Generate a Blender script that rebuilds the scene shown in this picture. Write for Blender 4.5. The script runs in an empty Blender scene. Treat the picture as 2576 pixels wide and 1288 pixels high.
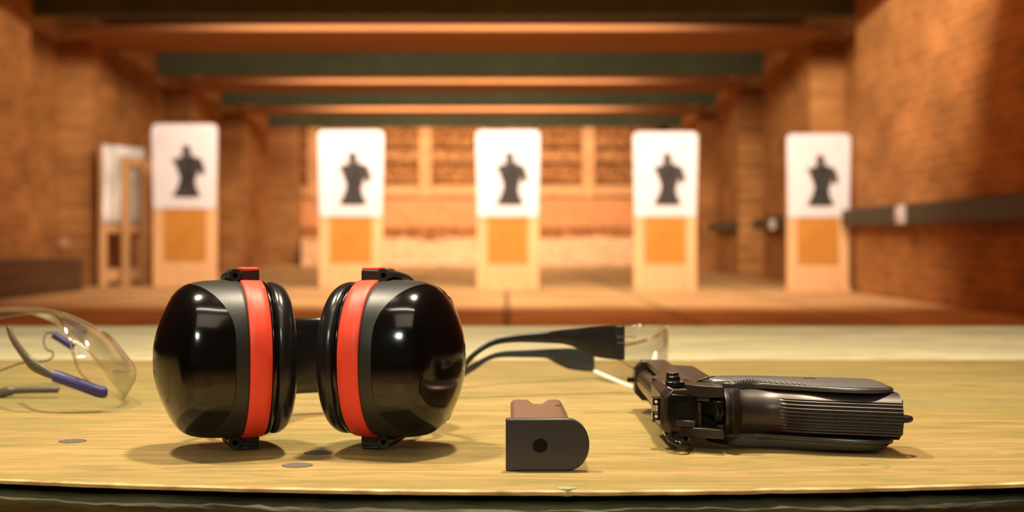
import bpy, bmesh, math, random
from mathutils import Vector, Matrix, noise
random.seed(7)
PI = math.pi
S = bpy.context.scene
COL = S.collection

# ------------------------------------------------------------------ camera, world, exposure
FPX = 3578.0            # focal length in pixels of the 2576 px wide frame (50 mm on 36 mm)
CZ = 0.47               # camera height over the range floor
BT = 0.35               # bench top
VX, VY = 1275.0, 605.0  # vanishing point of the range
cam = bpy.data.cameras.new('camera')
cam_o = bpy.data.objects.new('camera', cam)
COL.objects.link(cam_o)
cam.lens = 50.0
cam.sensor_width = 36.0
cam_o.location = (0, 0, CZ)
cam_o.rotation_euler = (PI / 2, 0, 0)
cam.shift_x = (1288 - VX) / 2576
cam.shift_y = -(644 - VY) / 2576
cam.clip_start = 0.01
cam.clip_end = 100
cam.dof.use_dof = True
cam.dof.focus_distance = 0.785
cam.dof.aperture_fstop = 9.0
S.camera = cam_o

W = bpy.data.worlds.new('world')
S.world = W
W.use_nodes = True
W.node_tree.nodes['Background'].inputs[0].default_value = (1.0, 0.66, 0.36, 1)
W.node_tree.nodes['Background'].inputs[1].default_value = 0.05
S.view_settings.view_transform = 'Standard'
S.view_settings.look = 'None'
S.view_settings.gamma = 1.0
S.view_settings.exposure = 0.0
S.view_settings.use_curve_mapping = False


def lamp(name, loc, target, power, color, sx, sy=None, spread=180):
    d = bpy.data.lights.new(name, 'AREA')
    d.energy = power
    d.color = color
    if sy:
        d.shape = 'RECTANGLE'; d.size = sx; d.size_y = sy
    else:
        d.shape = 'DISK'; d.size = sx
    d.spread = math.radians(spread)
    o = bpy.data.objects.new(name, d)
    COL.objects.link(o)
    o.location = loc
    o.rotation_euler = (Vector(target) - Vector(loc)).to_track_quat('-Z', 'Y').to_euler()
    return o


BC = (1.0, 0.86, 0.62)
RC = (1.0, 0.84, 0.69)
# two lamps over the shooting bench
lamp('bench_lamp', (0.14, 1.06, BT + 1.6), (0.0, 0.88, BT), 13.2, BC, 0.13, None, 110)
lamp('bench_lamp', (-0.60, 1.06, BT + 1.6), (0.0, 0.88, BT), 11.8, BC, 0.13, None, 110)
# strip lamps hung behind the baffles, shining down the range
lamp('range_lamp', (0.20, 8.6, 2.66), (0.20, 14.6, 1.75), 385, RC, 4.8, 0.14, 125)
for yy, pw, dy in ((13.08, 95, 2.6), (17.68, 95, 3.6), (21.58, 130, 3.6)):
    lamp('range_lamp', (-0.57, yy, 2.63), (-0.57, yy + dy, 0.8), pw, RC, 4.4, 0.12, 160)
lamp('range_lamp', (-0.57, 25.68, 2.66), (-0.57, 27.4, 0.9), 110, RC, 6.0, 0.10, 165)
# dim ceiling lights of the aisle behind the shooter
lamp('aisle_lamp', (-0.10, -0.75, 2.55), (-0.1, 0.8, BT), 4.2, (1.0, 0.82, 0.62), 1.5, 1.3, 110)
lamp('aisle_lamp', (-0.15, 0.10, 2.5), (-0.1, 0.8, BT), 3.2, (1.0, 0.86, 0.70), 1.3, 0.035, 110)
lamp('aisle_lamp', (-1.1, -3.2, 2.45), (-0.1, 0.8, BT), 4.2, (0.92, 1.0, 0.78), 0.6, 0.45, 50)

# ------------------------------------------------------------------ helpers


def P(x, y, d):
    """world point seen at pixel (x, y) of the photograph at depth d"""
    return Vector(((x - VX) * d / FPX, d, CZ - (y - VY) * d / FPX))


def obj(name, bm, mat, parent=None, sharp=40, bevel=0, seg=2, smooth=True):
    if parent is not None:
        root = parent
        while root.parent:
            root = root.parent
        bm.transform(Matrix.Translation(-root.location))
    bmesh.ops.recalc_face_normals(bm, faces=bm.faces[:])
    me = bpy.data.meshes.new(name)
    bm.to_mesh(me)
    bm.free()
    if smooth:
        for p in me.polygons:
            p.use_smooth = True
        me.set_sharp_from_angle(angle=math.radians(sharp))
    mats = mat if isinstance(mat, (list, tuple)) else [mat]
    for m in mats:
        me.materials.append(m)
    o = bpy.data.objects.new(name, me)
    COL.objects.link(o)
    if parent is not None:
        o.parent = parent
    if bevel:
        b = o.modifiers.new('bevel', 'BEVEL')
        b.width = bevel; b.segments = seg; b.limit_method = 'ANGLE'; b.angle_limit = math.radians(35)
        b.harden_normals = False
    return o


def tag(o, label=None, cat=None, group=None, kind=None):
    if label: o['label'] = label
    if cat: o['category'] = cat
    if group: o['group'] = group
    if kind: o['kind'] = kind
    return o


def thing(name, label, cat, loc, group=None):
    o = bpy.data.objects.new(name, None)
    o.empty_display_size = 0.02
    COL.objects.link(o)
    o.location = loc
    return tag(o, label, cat, group)


def copy_tree(o, parent=None):
    c = o.copy()
    COL.objects.link(c)
    c.parent = parent
    for ch in [q for q in bpy.data.objects if q.parent == o]:
        copy_tree(ch, c)
    return c


def box(bm, x0, x1, y0, y1, z0, z1, rot=None):
    v = [bm.verts.new(p) for p in ((x0, y0, z0), (x1, y0, z0), (x1, y1, z0), (x0, y1, z0),
                                   (x0, y0, z1), (x1, y0, z1), (x1, y1, z1), (x0, y1, z1))]
    for f in ((0, 3, 2, 1), (4, 5, 6, 7), (0, 1, 5, 4), (1, 2, 6, 5), (2, 3, 7, 6), (3, 0, 4, 7)):
        bm.faces.new([v[i] for i in f])
    if rot:
        bmesh.ops.transform(bm, matrix=rot, verts=v)
    return v


def prism(bm, poly, a, b, fn):
    """poly of (p, q), extruded from a to b; fn(p, q, h) gives the world point"""
    lo = [bm.verts.new(fn(p, q, a)) for p, q in poly]
    hi = [bm.verts.new(fn(p, q, b)) for p, q in poly]
    n = len(poly)
    bm.faces.new(lo)
    bm.faces.new(hi[::-1])
    for i in range(n):
        bm.faces.new([lo[i], hi[i], hi[(i + 1) % n], lo[(i + 1) % n]])
    return lo + hi


def grid(bm, rows, closed=False, caps=False, mat=0):
    vs = [[bm.verts.new(p) for p in r] for r in rows]
    n = len(rows[0])
    for i in range(len(rows) - 1):
        for j in range(n if closed else n - 1):
            k = (j + 1) % n
            f = bm.faces.new([vs[i][j], vs[i][k], vs[i + 1][k], vs[i + 1][j]])
            f.material_index = mat
    if caps and closed:
        bm.faces.new(vs[0][::-1])
        bm.faces.new(vs[-1])
    return vs


def cat(pts, n):
    """Catmull-Rom through tuples of any length, n samples a span"""
    out = []
    m = len(pts)
    for i in range(m - 1):
        p0 = pts[max(i - 1, 0)]; p1 = pts[i]; p2 = pts[i + 1]; p3 = pts[min(i + 2, m - 1)]
        for k in range(n):
            t = k / n
            out.append(tuple(0.5 * ((2 * b) + (-a + c) * t + (2 * a - 5 * b + 4 * c - d) * t * t +
                                    (-a + 3 * b - 3 * c + d) * t ** 3) for a, b, c, d in zip(p0, p1, p2, p3)))
    out.append(tuple(pts[-1]))
    return out


def tube(bm, pts, rad, seg=12, flat=None, up=Vector((0, 0, 1))):
    """round (or flattened: flat = ratio of the second axis) tube along pts"""
    pts = [Vector(p) for p in pts]
    n = len(pts)
    rows = []
    for i, p in enumerate(pts):
        t = (pts[min(i + 1, n - 1)] - pts[max(i - 1, 0)]).normalized()
        s = t.cross(up)
        if s.length < 1e-4:
            s = t.cross(Vector((0, 1, 0)))
        s.normalize()
        w = s.cross(t).normalized()
        r = rad[i] if isinstance(rad, (list, tuple)) else rad
        q = flat if flat else 1.0
        rows.append([p + s * math.cos(2 * PI * k / seg) * r * q + w * math.sin(2 * PI * k / seg) * r for k in range(seg)])
    grid(bm, rows, closed=True, caps=True)


def cyl(bm, a, b, r, seg=24, r2=None):
    tube(bm, [a, b], [r, r if r2 is None else r2], seg)


# ------------------------------------------------------------------ materials
def mat(name, rgb=(0.5, 0.5, 0.5), rough=0.5, metal=0.0, spec=0.5, coat=0.0, coat_r=0.05):
    m = bpy.data.materials.new(name)
    m.use_nodes = True
    b = m.node_tree.nodes['Principled BSDF']
    b.inputs['Base Color'].default_value = (*rgb, 1)
    b.inputs['Roughness'].default_value = rough
    b.inputs['Metallic'].default_value = metal
    b.inputs['Specular IOR Level'].default_value = spec
    b.inputs['Coat Weight'].default_value = coat
    b.inputs['Coat Roughness'].default_value = coat_r
    return m


class NT:
    def __init__(s, m):
        s.t = m.node_tree; s.n = s.t.nodes; s.b = s.n['Principled BSDF']

    def add(s, typ, **kw):
        n = s.n.new(typ)
        for k, v in kw.items():
            if k.startswith('i_'):
                key = k[2:].replace('_', ' ')
                n.inputs[key].default_value = v
            else:
                setattr(n, k, v)
        return n

    def link(s, a, b):
        s.t.links.new(a, b)

    def coords(s, scale=(1, 1, 1), loc=(0, 0, 0), rot=(0, 0, 0), kind='Object'):
        c = s.add('ShaderNodeTexCoord')
        m = s.add('ShaderNodeMapping')
        m.inputs['Scale'].default_value = scale
        m.inputs['Location'].default_value = loc
        m.inputs['Rotation'].default_value = rot
        s.link(c.outputs[kind], m.inputs['Vector'])
        return m.outputs[0]

    def ramp(s, fac, stops, interp='LINEAR'):
        r = s.add('ShaderNodeValToRGB')
        r.color_ramp.interpolation = interp
        e = r.color_ramp.elements
        while len(e) < len(stops):
            e.new(0.5)
        for i, (p, c) in enumerate(stops):
            e[i].position = p
            e[i].color = (*c, 1) if len(c) == 3 else c
        s.link(fac, r.inputs[0])
        return r.outputs[0]

    def noise(s, vec, scale, detail=4, rough=0.55, dist=0.0):
        n = s.add('ShaderNodeTexNoise')
        n.inputs['Scale'].default_value = scale
        n.inputs['Detail'].default_value = detail
        n.inputs['Roughness'].default_value = rough
        n.inputs['Distortion'].default_value = dist
        s.link(vec, n.inputs['Vector'])
        return n.outputs['Fac']

    def mix(s, fac, a, b, mode='MIX'):
        n = s.add('ShaderNodeMix', data_type='RGBA', blend_type=mode)
        if isinstance(fac, (int, float)):
            n.inputs[0].default_value = fac
        else:
            s.link(fac, n.inputs[0])
        for i, v in ((6, a), (7, b)):
            if isinstance(v, tuple):
                n.inputs[i].default_value = (*v, 1)
            else:
                s.link(v, n.inputs[i])
        return n.outputs[2]

    def bump(s, h, strength=0.3, dist=0.01):
        b = s.add('ShaderNodeBump')
        b.inputs['Strength'].default_value = strength
        b.inputs['Distance'].default_value = dist
        s.link(h, b.inputs['Height'])
        s.link(b.outputs[0], s.b.inputs['Normal'])

    def color(s, c):
        s.link(c, s.b.inputs['Base Color'])


def brick_mat(name, a, b, mortar, rot, dark=0.55):
    m = mat(name, rough=0.9, spec=0.15)
    n = NT(m)
    co = n.coords()
    sx_ = n.add('ShaderNodeSeparateXYZ'); n.link(co, sx_.inputs[0])
    cb = n.add('ShaderNodeCombineXYZ')
    n.link(sx_.outputs[rot], cb.inputs[0]); n.link(sx_.outputs[2], cb.inputs[1])
    v = cb.outputs[0]
    br = n.add('ShaderNodeTexBrick')
    n.link(v, br.inputs['Vector'])
    br.inputs['Color1'].default_value = (*a, 1)
    br.inputs['Color2'].default_value = (*b, 1)
    br.inputs['Mortar'].default_value = (*mortar, 1)
    br.inputs['Scale'].default_value = 1.0
    br.inputs['Mortar Size'].default_value = 0.012
    br.inputs['Mortar Smooth'].default_value = 0.3
    br.inputs['Brick Width'].default_value = 0.24
    br.inputs['Row Height'].default_value = 0.08
    v2 = n.coords(scale=(1, 1, 2.4))
    nz = n.noise(v2, 1.5, 6, 0.65, 0.3)
    c = n.mix(n.ramp(nz, [(0.34, (0, 0, 0)), (0.68, (1, 1, 1))]), (dark * 1.25, dark * 1.17, dark * 1.0), (1.22, 1.15, 1.05))
    out = n.mix(1.0, br.outputs[0], c, 'MULTIPLY')
    n.color(out)
    n.bump(br.outputs['Fac'], 0.25, -0.01)
    return m


M = {}
M['brick_side'] = brick_mat('brick side', (0.39, 0.172, 0.052), (0.32, 0.132, 0.036), (0.40, 0.205, 0.075), 1)
M['brick_back'] = brick_mat('brick back', (0.42, 0.18, 0.0616), (0.35, 0.144, 0.0462), (0.42, 0.225, 0.0924), 0)


def floor_mat():
    m = mat('range floor', rough=0.85, spec=0.25)
    n = NT(m)
    v = n.coords()
    nz = n.noise(v, 0.9, 6, 0.6, 0.6)
    c = n.ramp(nz, [(0.3, (0.38, 0.20, 0.07)), (0.5, (0.62, 0.355, 0.135)), (0.72, (0.76, 0.50, 0.20))])
    fine = n.noise(v, 22, 4, 0.6)
    c = n.mix(n.ramp(fine, [(0.55, (0, 0, 0)), (0.75, (0.6, 0.6, 0.6))]), c, (0.42, 0.30, 0.13))
    # cross-range wear bands
    v3 = n.coords(scale=(0.12, 1, 1))
    nb = n.noise(v3, 1.3, 3, 0.5, 0.2)
    c = n.mix(n.ramp(nb, [(0.34, (0.4, 0.4, 0.4)), (0.42, (0, 0, 0))]), c, (0.16, 0.08, 0.03))
    # slab joints running down the range
    sp = n.add('ShaderNodeSeparateXYZ'); n.link(n.coords(), sp.inputs[0])
    md = n.add('ShaderNodeMath', operation='PINGPONG'); n.link(sp.outputs[0], md.inputs[0]); md.inputs[1].default_value = 0.54
    lt = n.add('ShaderNodeMath', operation='LESS_THAN'); n.link(md.outputs[0], lt.inputs[0]); lt.inputs[1].default_value = 0.022
    fc = n.add('ShaderNodeMath', operation='MULTIPLY'); n.link(lt.outputs[0], fc.inputs[0]); fc.inputs[1].default_value = 0.6
    c = n.mix(fc.outputs[0], c, (0.05, 0.03, 0.015))
    n.color(c)
    n.bump(fine, 0.4, 0.01)
    return m


M['floor'] = floor_mat()


def noisy(name, c1, c2, scale=6, rough=0.7, stretch=(1, 1, 1), spec=0.3, bump=0.0, metal=0.0, detail=5):
    m = mat(name, rough=rough, spec=spec, metal=metal)
    n = NT(m)
    nz = n.noise(n.coords(scale=stretch), scale, detail, 0.6, 0.3)
    n.color(n.ramp(nz, [(0.32, c1), (0.68, c2)]))
    if bump:
        n.bump(nz, bump, 0.005)
    return m


M['ceiling'] = noisy('ceiling boards', (0.26, 0.108, 0.0347), (0.36, 0.153, 0.0501), 1.2, 0.85, (0.2, 1, 1))
M['baffle_face'] = noisy('green felt baffle face', (0.080, 0.096, 0.048), (0.105, 0.125, 0.066), 3, 0.95)
M['baffle_under'] = noisy('red brown baffle underside', (0.42, 0.144, 0.0693), (0.52, 0.198, 0.1001), 1.5, 0.7, (0.15, 1, 1))
M['dark_timber'] = noisy('dark timber', (0.07, 0.0297, 0.0092), (0.12, 0.054, 0.0193), 3, 0.8, (1, 0.2, 4))
M['duct'] = noisy('dark green duct', (0.035, 0.030, 0.014), (0.055, 0.045, 0.02), 4, 0.6)
M['pale_plastic'] = mat('pale plastic', (0.55, 0.46, 0.40), 0.5)
M['frame_wood'] = noisy('target frame wood', (0.55, 0.297, 0.1232), (0.68, 0.387, 0.1694), 4, 0.7, (1, 1, 0.2))
M['card'] = noisy('brown cardboard', (0.38, 0.150, 0.018), (0.46, 0.19, 0.027), 3, 0.85)
M['paper'] = noisy('white target paper', (0.56, 0.51, 0.50), (0.63, 0.575, 0.56), 2, 0.8)
M['paper_grey'] = noisy('grey worn paper', (0.42, 0.38, 0.32), (0.86, 0.82, 0.76), 4, 0.8, (1, 1, 0.6))
M['ink'] = noisy('black ink', (0.018, 0.014, 0.012), (0.05, 0.04, 0.034), 6, 0.75)
M['ink_dark'] = mat('blacker ink', (0.006, 0.005, 0.004), 0.75)
M['ink_pale'] = mat('pale ring ink', (0.70, 0.56, 0.42), 0.8)
M['face_grey'] = mat('grey face ink', (0.16, 0.13, 0.11), 0.8)


def trap_mat(name, base, hole, amount, scale=14):
    m = mat(name, rough=0.9, spec=0.1)
    n = NT(m)
    nz = n.noise(n.coords(scale=(0.35, 1, 1)), 3, 5, 0.6)
    c = n.ramp(nz, [(0.3, tuple(0.82 * k for k in base)), (0.7, base)])
    h = n.noise(n.coords(), scale, 3, 0.6)
    c = n.mix(n.ramp(h, [(amount, (1, 1, 1)), (amount + 0.1, (0, 0, 0))]), c, hole)
    n.color(c)
    return m


M['plank'] = trap_mat('shot plank', (0.68, 0.324, 0.1155), (0.3, 0.117, 0.0347), 0.45)
M['plank_dark'] = trap_mat('shot plank much holed', (0.58, 0.261, 0.0847), (0.22, 0.081, 0.0231), 0.46)
M['trap_post'] = trap_mat('trap post', (0.8, 0.414, 0.1694), (0.5, 0.234, 0.077), 0.32)
M['trap_panel'] = trap_mat('plain rubber panel', (0.72, 0.315, 0.1232), (0.6, 0.243, 0.0847), 0.36, 5)
M['berm'] = trap_mat('sand and shredded rubber', (0.95, 0.594, 0.308), (0.5, 0.225, 0.077), 0.38, 12)


def wood_top(name, hi, lo, green, greenamt=0.5, off=0.0):
    m = mat(name, rough=0.42, spec=0.35)
    n = NT(m)
    v = n.coords(scale=(1.6, 14, 14), loc=(off, off, 0))
    g = n.noise(v, 3.2, 7, 0.62, 1.4)
    c = n.ramp(g, [(0.30, lo), (0.50, tuple((a + b) / 2 for a, b in zip(hi, lo))), (0.66, hi)])
    v2 = n.coords(scale=(4, 44, 44), loc=(off + 3, 0, 0))
    g2 = n.noise(v2, 3.0, 5, 0.6, 2.2)
    streak = n.ramp(g2, [(0.50, (0, 0, 0)), (0.68, (greenamt * 1.5,) * 3)])
    c = n.mix(streak, c, green)
    big = n.noise(n.coords(scale=(1, 2.2, 2)), 3.5, 3, 0.5, 0.5)
    c = n.mix(n.ramp(big, [(0.40, (0, 0, 0)), (0.62, (0.75, 0.75, 0.75))]), c, green)
    bl = n.noise(n.coords(scale=(7, 30, 30), loc=(off, 5, 0)), 2.2, 6, 0.68, 1.0)
    c = n.mix(n.ramp(bl, [(0.46, (0, 0, 0)), (0.66, (0.85, 0.85, 0.85))]), c, tuple(0.80 * k for k in green))
    fg = n.noise(n.coords(scale=(7, 120, 120), loc=(off, 2, 0)), 3.0, 4, 0.6, 0.8)
    c = n.mix(n.ramp(fg, [(0.60, (0, 0, 0)), (0.70, (0.55, 0.55, 0.55))]), c, tuple(0.55 * k for k in green))
    # small dark pores
    p = n.noise(n.coords(scale=(1, 2.0, 2)), 330, 2, 0.5)
    pm = n.ramp(p, [(0.24, (0.8, 0.8, 0.8)), (0.29, (0, 0, 0))])
    c = n.mix(pm, c, (0.16, 0.08, 0.022))
    n.color(c)
    n.bump(g, 0.10, 0.001)
    r = n.add('ShaderNodeMapRange')
    n.link(g, r.inputs[0]); r.inputs[3].default_value = 0.34; r.inputs[4].default_value = 0.55
    n.link(r.outputs[0], n.b.inputs['Roughness'])
    return m


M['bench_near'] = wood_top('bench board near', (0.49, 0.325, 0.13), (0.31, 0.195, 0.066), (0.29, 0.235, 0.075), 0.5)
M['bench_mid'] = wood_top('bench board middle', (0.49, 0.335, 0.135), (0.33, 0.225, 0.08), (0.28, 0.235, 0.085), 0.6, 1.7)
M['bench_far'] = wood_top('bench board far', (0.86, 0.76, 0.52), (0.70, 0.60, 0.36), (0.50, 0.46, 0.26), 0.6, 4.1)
M['bench_edge'] = noisy('split plywood edge', (0.30, 0.19, 0.06), (0.80, 0.60, 0.32), 90, 0.8, (0.3, 1, 1), bump=0.6)
M['old_wood'] = noisy('dark weathered timber', (0.002, 0.0015, 0.0008), (0.11, 0.105, 0.05), 34, 0.7, (0.25, 1, 1.6), bump=1.0)
M['screw'] = noisy('grey screw head', (0.085, 0.07, 0.055), (0.15, 0.125, 0.10), 300, 0.65)
M['chip'] = noisy('green paint chip', (0.13, 0.17, 0.09), (0.40, 0.42, 0.24), 300, 0.6)
M['pencil'] = mat('pencil line', (0.16, 0.10, 0.04), 0.8)

M['gloss_black'] = mat('glossy black plastic', (0.0035, 0.003, 0.003), 0.13, spec=0.6)
n_ = NT(M['gloss_black'])
sc = n_.noise(n_.coords(), 240, 3, 0.5)
n_.bump(n_.ramp(sc, [(0.70, (0, 0, 0)), (0.78, (1, 1, 1))]), 0.05, 0.0004)
M['matte_black'] = mat('satin black plastic', (0.020, 0.018, 0.0165), 0.42, spec=0.5)
n_ = NT(M['matte_black'])
n_.bump(n_.noise(n_.coords(), 900, 2, 0.5), 0.15, 0.0004)
M['red'] = mat('red plastic', (0.95, 0.070, 0.035), 0.48, spec=0.4)
n_ = NT(M['red'])
n_.bump(n_.noise(n_.coords(), 700, 2, 0.5), 0.12, 0.0004)
M['cushion'] = mat('black foam cushion skin', (0.012, 0.011, 0.012), 0.24, spec=0.5)
M['band_black'] = mat('black headband', (0.010, 0.009, 0.010), 0.2, spec=0.7)
M['steel_dark'] = mat('dark steel wire', (0.08, 0.075, 0.07), 0.28, metal=0.9)

M['gun_metal'] = mat('satin gun metal', (0.045, 0.034, 0.030), 0.36, metal=0.55, spec=0.5)
M['gun_slide'] = mat('blued slide', (0.065, 0.047, 0.038), 0.30, metal=0.7, spec=0.5)
M['gun_gloss'] = mat('polished black steel', (0.02, 0.017, 0.017), 0.14, metal=0.6, spec=0.6)
M['recess_shade'] = mat('painted recess shade', (0.005, 0.004, 0.004), 0.6, spec=0.15)  # near-black colour stands in for shade inside holes, slots and gaps
M['barrel'] = mat('barrel steel', (0.20, 0.14, 0.10), 0.28, metal=0.9)
M['grip'] = mat('checkered grip', (0.085, 0.072, 0.067), 0.42, spec=0.5)
n_ = NT(M['grip'])
va = n_.coords(rot=(0, 0, PI / 4))
w1 = n_.add('ShaderNodeTexWave', wave_type='BANDS', bands_direction='X'); n_.link(va, w1.inputs['Vector']); w1.inputs['Scale'].default_value = 290
w2 = n_.add('ShaderNodeTexWave', wave_type='BANDS', bands_direction='Y'); n_.link(va, w2.inputs['Vector']); w2.inputs['Scale'].default_value = 290
mm = n_.add('ShaderNodeMath', operation='MULTIPLY'); n_.link(w1.outputs['Fac'], mm.inputs[0]); n_.link(w2.outputs['Fac'], mm.inputs[1])
n_.bump(mm.outputs[0], 0.55, 0.0006)
M['grip_smooth'] = mat('smooth grip border', (0.05, 0.042, 0.04), 0.3, spec=0.5)
M['white_dot'] = mat('white sight dot', (0.85, 0.85, 0.8), 0.5)
M['mag_plate'] = mat('magazine floor plate', (0.062, 0.055, 0.058), 0.34, metal=0.35, spec=0.5)
M['mag_body'] = mat('magazine steel', (0.34, 0.215, 0.16), 0.36, metal=0.75, spec=0.5)
n_ = NT(M['mag_body'])
n_.bump(n_.noise(n_.coords(), 1500, 2, 0.5), 0.1, 0.0003)


def clear(name, tint=(0.985, 0.975, 0.95), ior=1.5, boost=1.0, rough=0.03):
    m = bpy.data.materials.new(name)
    m.use_nodes = True
    t = m.node_tree
    t.nodes.clear()
    out = t.nodes.new('ShaderNodeOutputMaterial')
    tr = t.nodes.new('ShaderNodeBsdfTransparent'); tr.inputs[0].default_value = (*tint, 1)
    gl = t.nodes.new('ShaderNodeBsdfGlossy'); gl.inputs['Roughness'].default_value = rough
    fr = t.nodes.new('ShaderNodeLayerWeight'); fr.inputs['Blend'].default_value = 0.5
    pw = t.nodes.new('ShaderNodeMath'); pw.operation = 'POWER'; pw.inputs[1].default_value = 3.5
    t.links.new(fr.outputs['Facing'], pw.inputs[0])
    mx = t.nodes.new('ShaderNodeMixShader')
    mu = t.nodes.new('ShaderNodeMath'); mu.operation = 'MULTIPLY_ADD'; mu.use_clamp = True
    mu.inputs[1].default_value = 0.5 * boost; mu.inputs[2].default_value = 0.045 * boost
    t.links.new(pw.outputs[0], mu.inputs[0])
    t.links.new(mu.outputs[0], mx.inputs[0])
    t.links.new(tr.outputs[0], mx.inputs[1]); t.links.new(gl.outputs[0], mx.inputs[2])
    t.links.new(mx.outputs[0], out.inputs[0])
    return m


M['lens'] = clear('clear polycarbonate', (0.99, 0.99, 0.985), ior=1.5, boost=1.15, rough=0.06)
M['lens_edge'] = clear('thick clear edge', (0.90, 0.86, 0.80), 1.6, 2.6, 0.12)
M['lens_glint'] = mat('painted lens glint', (0.92, 0.88, 0.84), 0.2, spec=0.8)  # opaque pale colour standing in for bright glints on the clear lens
M['temple_black'] = mat('black temple plastic', (0.012, 0.012, 0.014), 0.35)
M['temple_slate'] = mat('slate temple plastic', (0.030, 0.036, 0.038), 0.35)
M['temple_grey'] = mat('grey brown temple', (0.10, 0.075, 0.05), 0.38)
M['temple_blue'] = mat('blue temple sleeve', (0.035, 0.022, 0.16), 0.45)

# ------------------------------------------------------------------ the range: setting
XL, XR = -4.27, 3.13
NL, NR = -4.62, 3.47
CEIL = 2.77
BB = 2.50               # baffle bottom
YB = 28.2
slabs = [(-4.0, 12.75), (14.65, 17.35), (19.2, 21.25), (23.05, 25.35), (27.0, YB)]


def side_wall(name, xi, xo, xe):
    bm = bmesh.new()
    pts = []
    for y0, y1 in slabs:
        if y0 == 27.0 and xi < 0:
            xi = -3.96
        pts += [(xo, y0), (xi, y0), (xi, y1), (xo, y1)] if y0 > 0 else [(xi, y0), (xi, y1), (xo, y1)]
    pts += [(xe, YB), (xe, -4.0)]
    prism(bm, pts, 0, CEIL, lambda p, q, h: Vector((p, q, h)))
    o = obj(name, bm, M['brick_side'], smooth=False)
    o['kind'] = 'structure'


side_wall('wall_left', XL, NL, -4.95)
side_wall('wall_right', XR, NR, 3.8)
for nm, a, m in (('floor', (-4.95, 3.8, -4.0, YB, -0.1, 0.0), M['floor']),
                 ('ceiling', (-4.95, 3.8, -4.0, YB, CEIL, CEIL + 0.1), M['ceiling']),
                 ('wall_back', (-4.95, 3.8, YB, YB + 0.2, -0.1, CEIL + 0.1), M['brick_back'])):
    bm = bmesh.new()
    box(bm, *a)
    o = obj(nm, bm, m, smooth=False)
    o['kind'] = 'structure'

bm = bmesh.new()
box(bm, XL, XR, 10.9, 11.02, BB, CEIL)
o = obj('added_shade_board_1', bm, M['baffle_face'], smooth=False)   # unseen board above the frame, added to shade the nearest visible baffle
o['kind'] = 'structure'
names = ['widest green felt ceiling baffle in view, cut by the top of the picture',
         'second green felt ceiling baffle in view, just beyond the widest one',
         'third green felt ceiling baffle in view, a narrow dark band',
         'farthest green felt ceiling baffle, right above the back wall planks']
for (yb, lab) in zip((12.8, 17.4, 21.3, 25.4), names):
    t = thing('ceiling_baffle', lab, 'baffle', (-0.57, yb, BB), 'ceiling baffles across the range')
    bm = bmesh.new()
    box(bm, XL, XR, yb, yb + 0.12, BB, CEIL)
    obj('felt_face', bm, M['baffle_face'], t, smooth=False)
    if yb < 25:
        bm = bmesh.new()
        box(bm, XL + 0.01, XR - 0.01, yb + 0.95, yb + {12.8: 2.55, 17.4: 2.15, 21.3: 1.75}[yb], BB + 0.005, BB + 0.05)
        obj('soffit_board', bm, M['ceiling'], t, smooth=False)

# low dark ledge against the left wall, duct along the right wall
bm = bmesh.new()
box(bm, XL + 0.003, -3.98, 7.0, 13.35, 0.0, 0.305)
o = obj('low_ledge', bm, M['dark_timber'], None, bevel=0.01)
tag(o, 'low dark brown timber ledge along the foot of the left wall', 'ledge')
t = thing('cable_duct', 'long dark green duct running level along the right brick wall', 'duct', (XR - 0.04, 10, CZ + 0.14))
for (xx, ya, yb, zb_, zt_) in ((XR, 6.0, 12.75, 0.12, 0.275), (NR, 12.76, 14.64, 0.13, 0.25), (XR, 14.65, 17.35, 0.13, 0.26), (XR, 19.2, 21.25, 0.13, 0.26), (XR, 23.05, 25.35, 0.13, 0.26)):
    bm = bmesh.new()
    box(bm, xx - 0.13, xx - 0.003, ya, yb, CZ + zb_, CZ + zt_)
    obj('duct_trunk', bm, M['duct'], t, bevel=0.01)


def socket(loc, s, label):
    t = thing('socket_box', label, 'box', loc)
    x, y, z = loc
    bm = bmesh.new()
    box(bm, x - 0.045, x, y - s, y + s, z, z + 2 * s)
    obj('housing', bm, M['pale_plastic'], t, bevel=0.008)
    bm = bmesh.new()
    cyl(bm, (x - 0.056, y, z + s), (x - 0.045, y, z + s), s * 0.55)
    obj('socket_cover', bm, M['pale_plastic'], t)


socket((XR - 0.131, 10.75, CZ + 0.125), 0.07, 'pale square socket box on the dark duct, right of the rightmost target')
socket((XR - 0.131, 15.95, CZ + 0.12), 0.06, 'small pale socket box on the duct, just left of the rightmost target')
bm = bmesh.new()
cyl(bm, (-4.55, 14.60, CZ - 0.03), (-4.55, 14.649, CZ - 0.03), 0.065)
o = obj('wall_plug', bm, noisy('terracotta plastic', (0.42, 0.2, 0.1), (0.5, 0.25, 0.13), 5), None, bevel=0.01)
tag(o, 'small round pinkish cap on the left brick wall above the ledge', 'cap')

# ------------------------------------------------------------------ bullet trap on the back wall
t = thing('bullet_trap', 'shot-up wooden plank bullet trap covering the whole back wall', 'bullet trap', (-0.57, 27.5, 0))
YT = 27.3
rows = [(2.76, 2.27, 'plank_dark'), (2.22, 1.97, 'plank'), (1.92, 1.59, 'plank_dark'), (1.54, 1.32, 'trap_post')]
for z1, z0, k in rows:
    bm = bmesh.new()
    box(bm, -3.95, 2.9, YT, YT + 0.1, z0, z1)
    obj('plank', bm, M[k], t, smooth=False)
for px in (790, 1070, 1480):
    x = (px - VX) * YT / FPX
    bm = bmesh.new()
    box(bm, x - 0.12, x + 0.12, YT - 0.06, YT, 1.30, 2.75)
    obj('post', bm, M['trap_post'], t, smooth=False)
bm = bmesh.new()
box(bm, -3.95, 2.9, YT - 0.02, YT + 0.1, 0.72, 1.28)
obj('rubber_panel', bm, M['trap_panel'], t, smooth=False)
bm = bmesh.new()
box(bm, -3.95, 2.9, YT - 0.03, YT + 0.1, 0.0, 0.70)
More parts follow.
